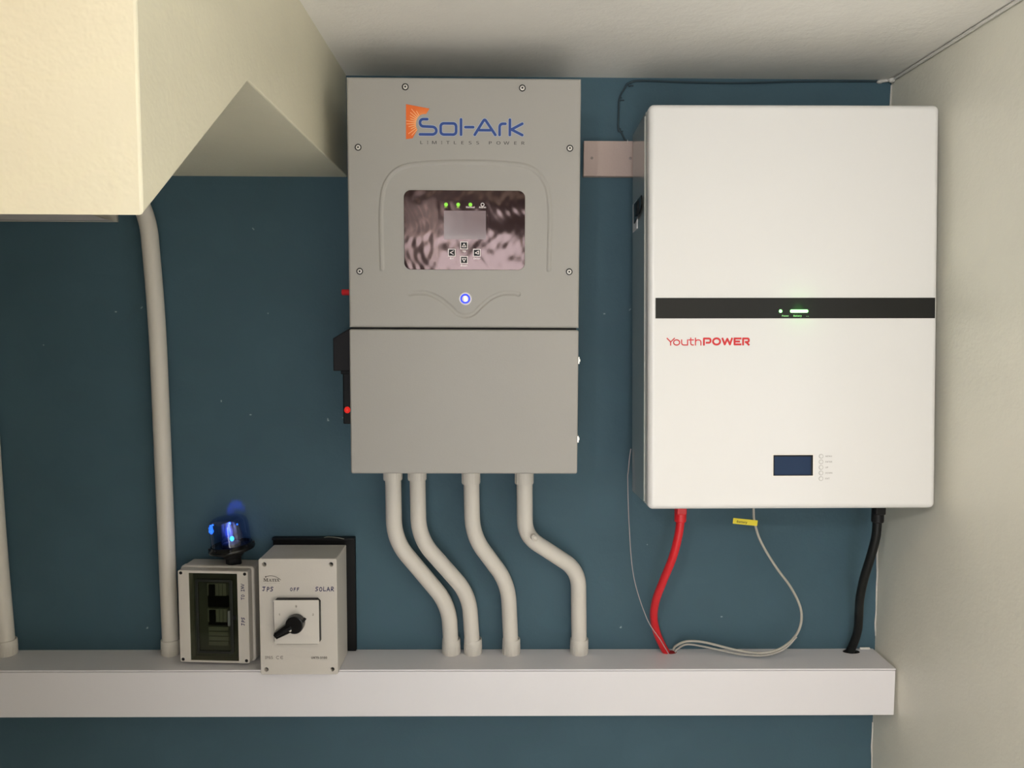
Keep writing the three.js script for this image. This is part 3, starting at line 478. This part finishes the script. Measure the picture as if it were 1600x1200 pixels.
// ---------------------------------------------------------------- blue beacon on the breaker box
{
  const t = thing('beacon', 'blue flashing beacon with clear dome on the breaker box', 'beacon', [-0.6020, LY + 0.217, 0.042]);
  t.rotation.z = 0.11; t.position.y += 0.002;
  part('stem', lathe([[0.0001, -0.004], [0.0165, -0.004], [0.0165, 0.010], [0.0185, 0.014], [0.0250, 0.020], [0.0330, 0.026], [0.0001, 0.027]], 36), black, t);
  const fl = part('flange', lathe([[0.0001, 0.024], [0.0330, 0.024], [0.0490, 0.030], [0.0505, 0.034], [0.0490, 0.038], [0.0455, 0.040], [0.0450, 0.044], [0.0430, 0.044], [0.0420, 0.040], [0.0001, 0.040]], 48), blackGloss, t);
  for (let i = 0; i < 8; i++) { const a = i * Math.PI / 4 + 0.3; part('notch', rbox(-0.002, 0.002, 0.036, 0.042, 0.0455, 0.0495, 0.0008).rotateY(a), black, fl); }
  part('dome', lathe([[0.0428, 0.041], [0.0428, 0.046], [0.0425, 0.078], [0.0415, 0.091], [0.0385, 0.099], [0.0320, 0.1045], [0.0220, 0.1075], [0.0100, 0.1085], [0.0001, 0.1088]], 56), M([0.68, 0.76, 0.96], 0.05, { transmission: 1, thickness: 0, ior: 1.6 }), t, 'clear bluish dome');
  const hub = part('turntable', lathe([[0.0001, 0.0395], [0.020, 0.0395], [0.020, 0.046], [0.017, 0.049], [0.0001, 0.049]], 32), M([0.02, 0.025, 0.05], 0.4), t);
  // curved mirror around the lamp
  part('reflector', new THREE.CylinderGeometry(0.016, 0.020, 0.044, 28, 1, true, Math.PI * 0.72, Math.PI * 0.85).translate(0.004, 0.070, 0.012), M([0.30, 0.34, 0.45], 0.25, { metalness: 1, side: THREE.DoubleSide }), hub);
  part('led', new THREE.SphereGeometry(0.0046, 16, 12).scale(1, 1.25, 1).translate(0.0105, 0.0600, 0.020), glow([0.02, 0.45, 1.0], 4), hub, 'bright blue lamp');
  for (const [a, y, s] of [[3.55, 0.087, 1.3], [3.62, 0.081, 1.5], [3.35, 0.090, 0.9], [3.42, 0.083, 0.8], [3.75, 0.079, 0.8], [3.55, 0.076, 0.7], [3.85, 0.094, 0.7], [4.05, 0.097, 0.6], [5.55, 0.092, 0.55]]) {
    part('led', new THREE.IcosahedronGeometry(0.0036 * s, 1).translate(0.038 * Math.cos(a), y, -0.038 * Math.sin(a)), glow([0.02, 0.16, 1.0], 3), hub, 'small blue light facet');
  }
  const bl = new THREE.PointLight(new THREE.Color().setRGB(0.03, 0.10, 1.0), 0.003); bl.position.set(0.0105, 0.060, 0.020); t.add(bl);
  const beam = new THREE.SpotLight(new THREE.Color().setRGB(0.02, 0.08, 1.0), 0.3, 1, 0.13, 0.9); beam.position.set(0.002, 0.092, 0.0); t.add(beam); beam.target.position.set(0.005, 0.112, -0.042); t.add(beam.target);
}

// ---------------------------------------------------------------- changeover switch
{
  const t = thing('changeover_switch', 'tall grey changeover switch box with black rotary handle', 'switch', [-0.4355, LY, 0]);
  const w = 0.0832, H = 0.2555, F = 0.131;
  part('case', rbox(-w + 0.001, w - 0.001, 0.0002, H - 0.0010, 0.022, F - 0.013, 0.0020), boxPlastic, t);
  const ls = rrect(-w, w, 0.0002, H, 0.004);
  for (const x of [-0.0712, 0.0712]) for (const y of [0.0115, 0.2430]) { const p = new THREE.Path(); p.absarc(x, y, 0.0044, 0, Math.PI * 2); ls.holes.push(p); }
  const lid = part('lid', prism(ls, F - 0.013, F, 0.0014, 3), boxPlastic, t);
  for (const x of [-0.0712, 0.0712]) for (const y of [0.0115, 0.2430]) part('screw', [disc(0.0043, 0.0006, x, y, F - 0.0128, 20, 0.0002)], M([0.05, 0.045, 0.04], 0.5), lid);
  const cx = -0.0007, cy = 0.1215;
  const fr = part('switch_frame', prism((() => { const a = 0.0492, c = 0.006; return poly([[cx - a + c, cy - a], [cx + a - c, cy - a], [cx + a, cy - a + c], [cx + a, cy + a - c], [cx + a - c, cy + a], [cx - a + c, cy + a], [cx - a, cy + a - c], [cx - a, cy - a + c]]); })(), F, F + 0.011, 0.0008), black, t, 'black square switch frame');
  part('dial_plate', prism(rrect(cx - 0.0478, cx + 0.0478, cy - 0.0478, cy + 0.0478, 0.002), F + 0.0105, F + 0.0130, 0.0005), M([0.66, 0.62, 0.57], 0.4), fr);
  part('printed_numbers', sheet(0.09, 0.09, cx, cy, F + 0.0133), print(540, 540, (k) => { k.fillStyle = '#8d8478'; k.font = 'bold 40px sans-serif'; k.textAlign = 'center'; k.textBaseline = 'middle'; k.fillText('0', 270, 62); k.fillText('1', 55, 170); k.fillText('2', 482, 170); }), fr);
  // handle, pointing down to the left
  const hs = new THREE.Shape(), ang = Math.PI + 0.53; hs.absarc(0, 0, 0.0192, ang + 0.55, ang + 2 * Math.PI - 0.55);
  const tip = (u, v) => [u * Math.cos(ang) - v * Math.sin(ang), u * Math.sin(ang) + v * Math.cos(ang)];
  hs.lineTo(...tip(0.046, -0.0068)); hs.lineTo(...tip(0.050, -0.0030)); hs.lineTo(...tip(0.048, 0.0072)); hs.closePath();
  const hd = part('rotary_handle', prism(hs, F + 0.0125, F + 0.0320, 0.0022, 3).translate(cx, cy, 0), blackGloss, t, 'black rotary handle pointing down left');
  part('pointer_tip', prism(poly([[0.0185, 0.0035], [0.0215, 0.0075], [0.0165, 0.0105]]), F + 0.0125, F + 0.026, 0.0005).translate(cx, cy, 0), black, hd);
  part('grip_ridge', prism(poly([[...tip(0.008, -0.0035)], [...tip(0.045, -0.002)], [...tip(0.045, 0.003)], [...tip(0.008, 0.0045)]]), F + 0.031, F + 0.0345, 0.001).translate(cx, cy, 0), black, hd);
  part('handle_screw', disc(0.0030, 0.0014, cx - 0.0085, cy - 0.0105, F + 0.0322, 18, 0.0006), steel, hd);
  // print and handwriting on the lid
  part('printed_marks', sheet(0.160, 0.250, 0, 0.1275, F + 0.0004), print(1280, 2000, (k) => {
    k.fillStyle = '#443c35'; k.textBaseline = 'alphabetic';
    k.save(); k.translate(52, 375); k.scale(1.15, 1); k.font = 'bold 80px serif'; k.fillText('M', 0, 0); k.font = 'bold 66px serif'; k.fillText('ATIX', 76, 0); k.restore();
    strokes(k, '#443c35', 8, 'M95,292 Q230,240 350,345'); k.beginPath(); k.arc(95, 292, 12, 0, 7); k.fill();
    k.font = '20px sans-serif'; [...'ELECTRIC'].forEach((c, i) => k.fillText(c, 78 + i * 34, 412));
    k.fillStyle = '#40382f'; k.font = '70px sans-serif'; k.fillText('IP65', 52, 1738);
    strokes(k, '#40382f', 7, 'M292,1694 A25,25 0 1 0 292,1732 M362,1694 A25,25 0 1 0 362,1732 M334,1713 L356,1713');
    k.font = 'bold 56px sans-serif'; k.fillText('UKT5-3100', 845, 1738);
    hand(k, 'JPS', 34, 465, 80, 1.05, 19); hand(k, 'OFF', 505, 480, 60, 1.2, 21); hand(k, 'SOLAR', 935, 465, 78, 1.08, 19);
  }), lid, 'printed marks and blue handwriting');
}
{
  const t = thing('backing_plate', 'black plastic backing plate behind the grey changeover switch', 'plate', [0, LY, 0]);
  part('plate', rbox(-0.523, -0.3355, 0.0005, 0.2690, 0, 0.012, 0.002), M([0.006, 0.006, 0.006], 0.5, { specularIntensity: 0.35 }), t);
  part('lip', rbox(-0.523, -0.3355, 0.2640, 0.2695, 0.010, 0.021, 0.0015), black, t);
  part('wire_clip', tube([[-0.405, 0.2690, 0.016], [-0.396, 0.2715, 0.018], [-0.375, 0.2705, 0.020], [-0.358, 0.2680, 0.022]], 0.0010, 30, 8), steel, t);
}

shade(scene);
renderer.render(scene, camera);
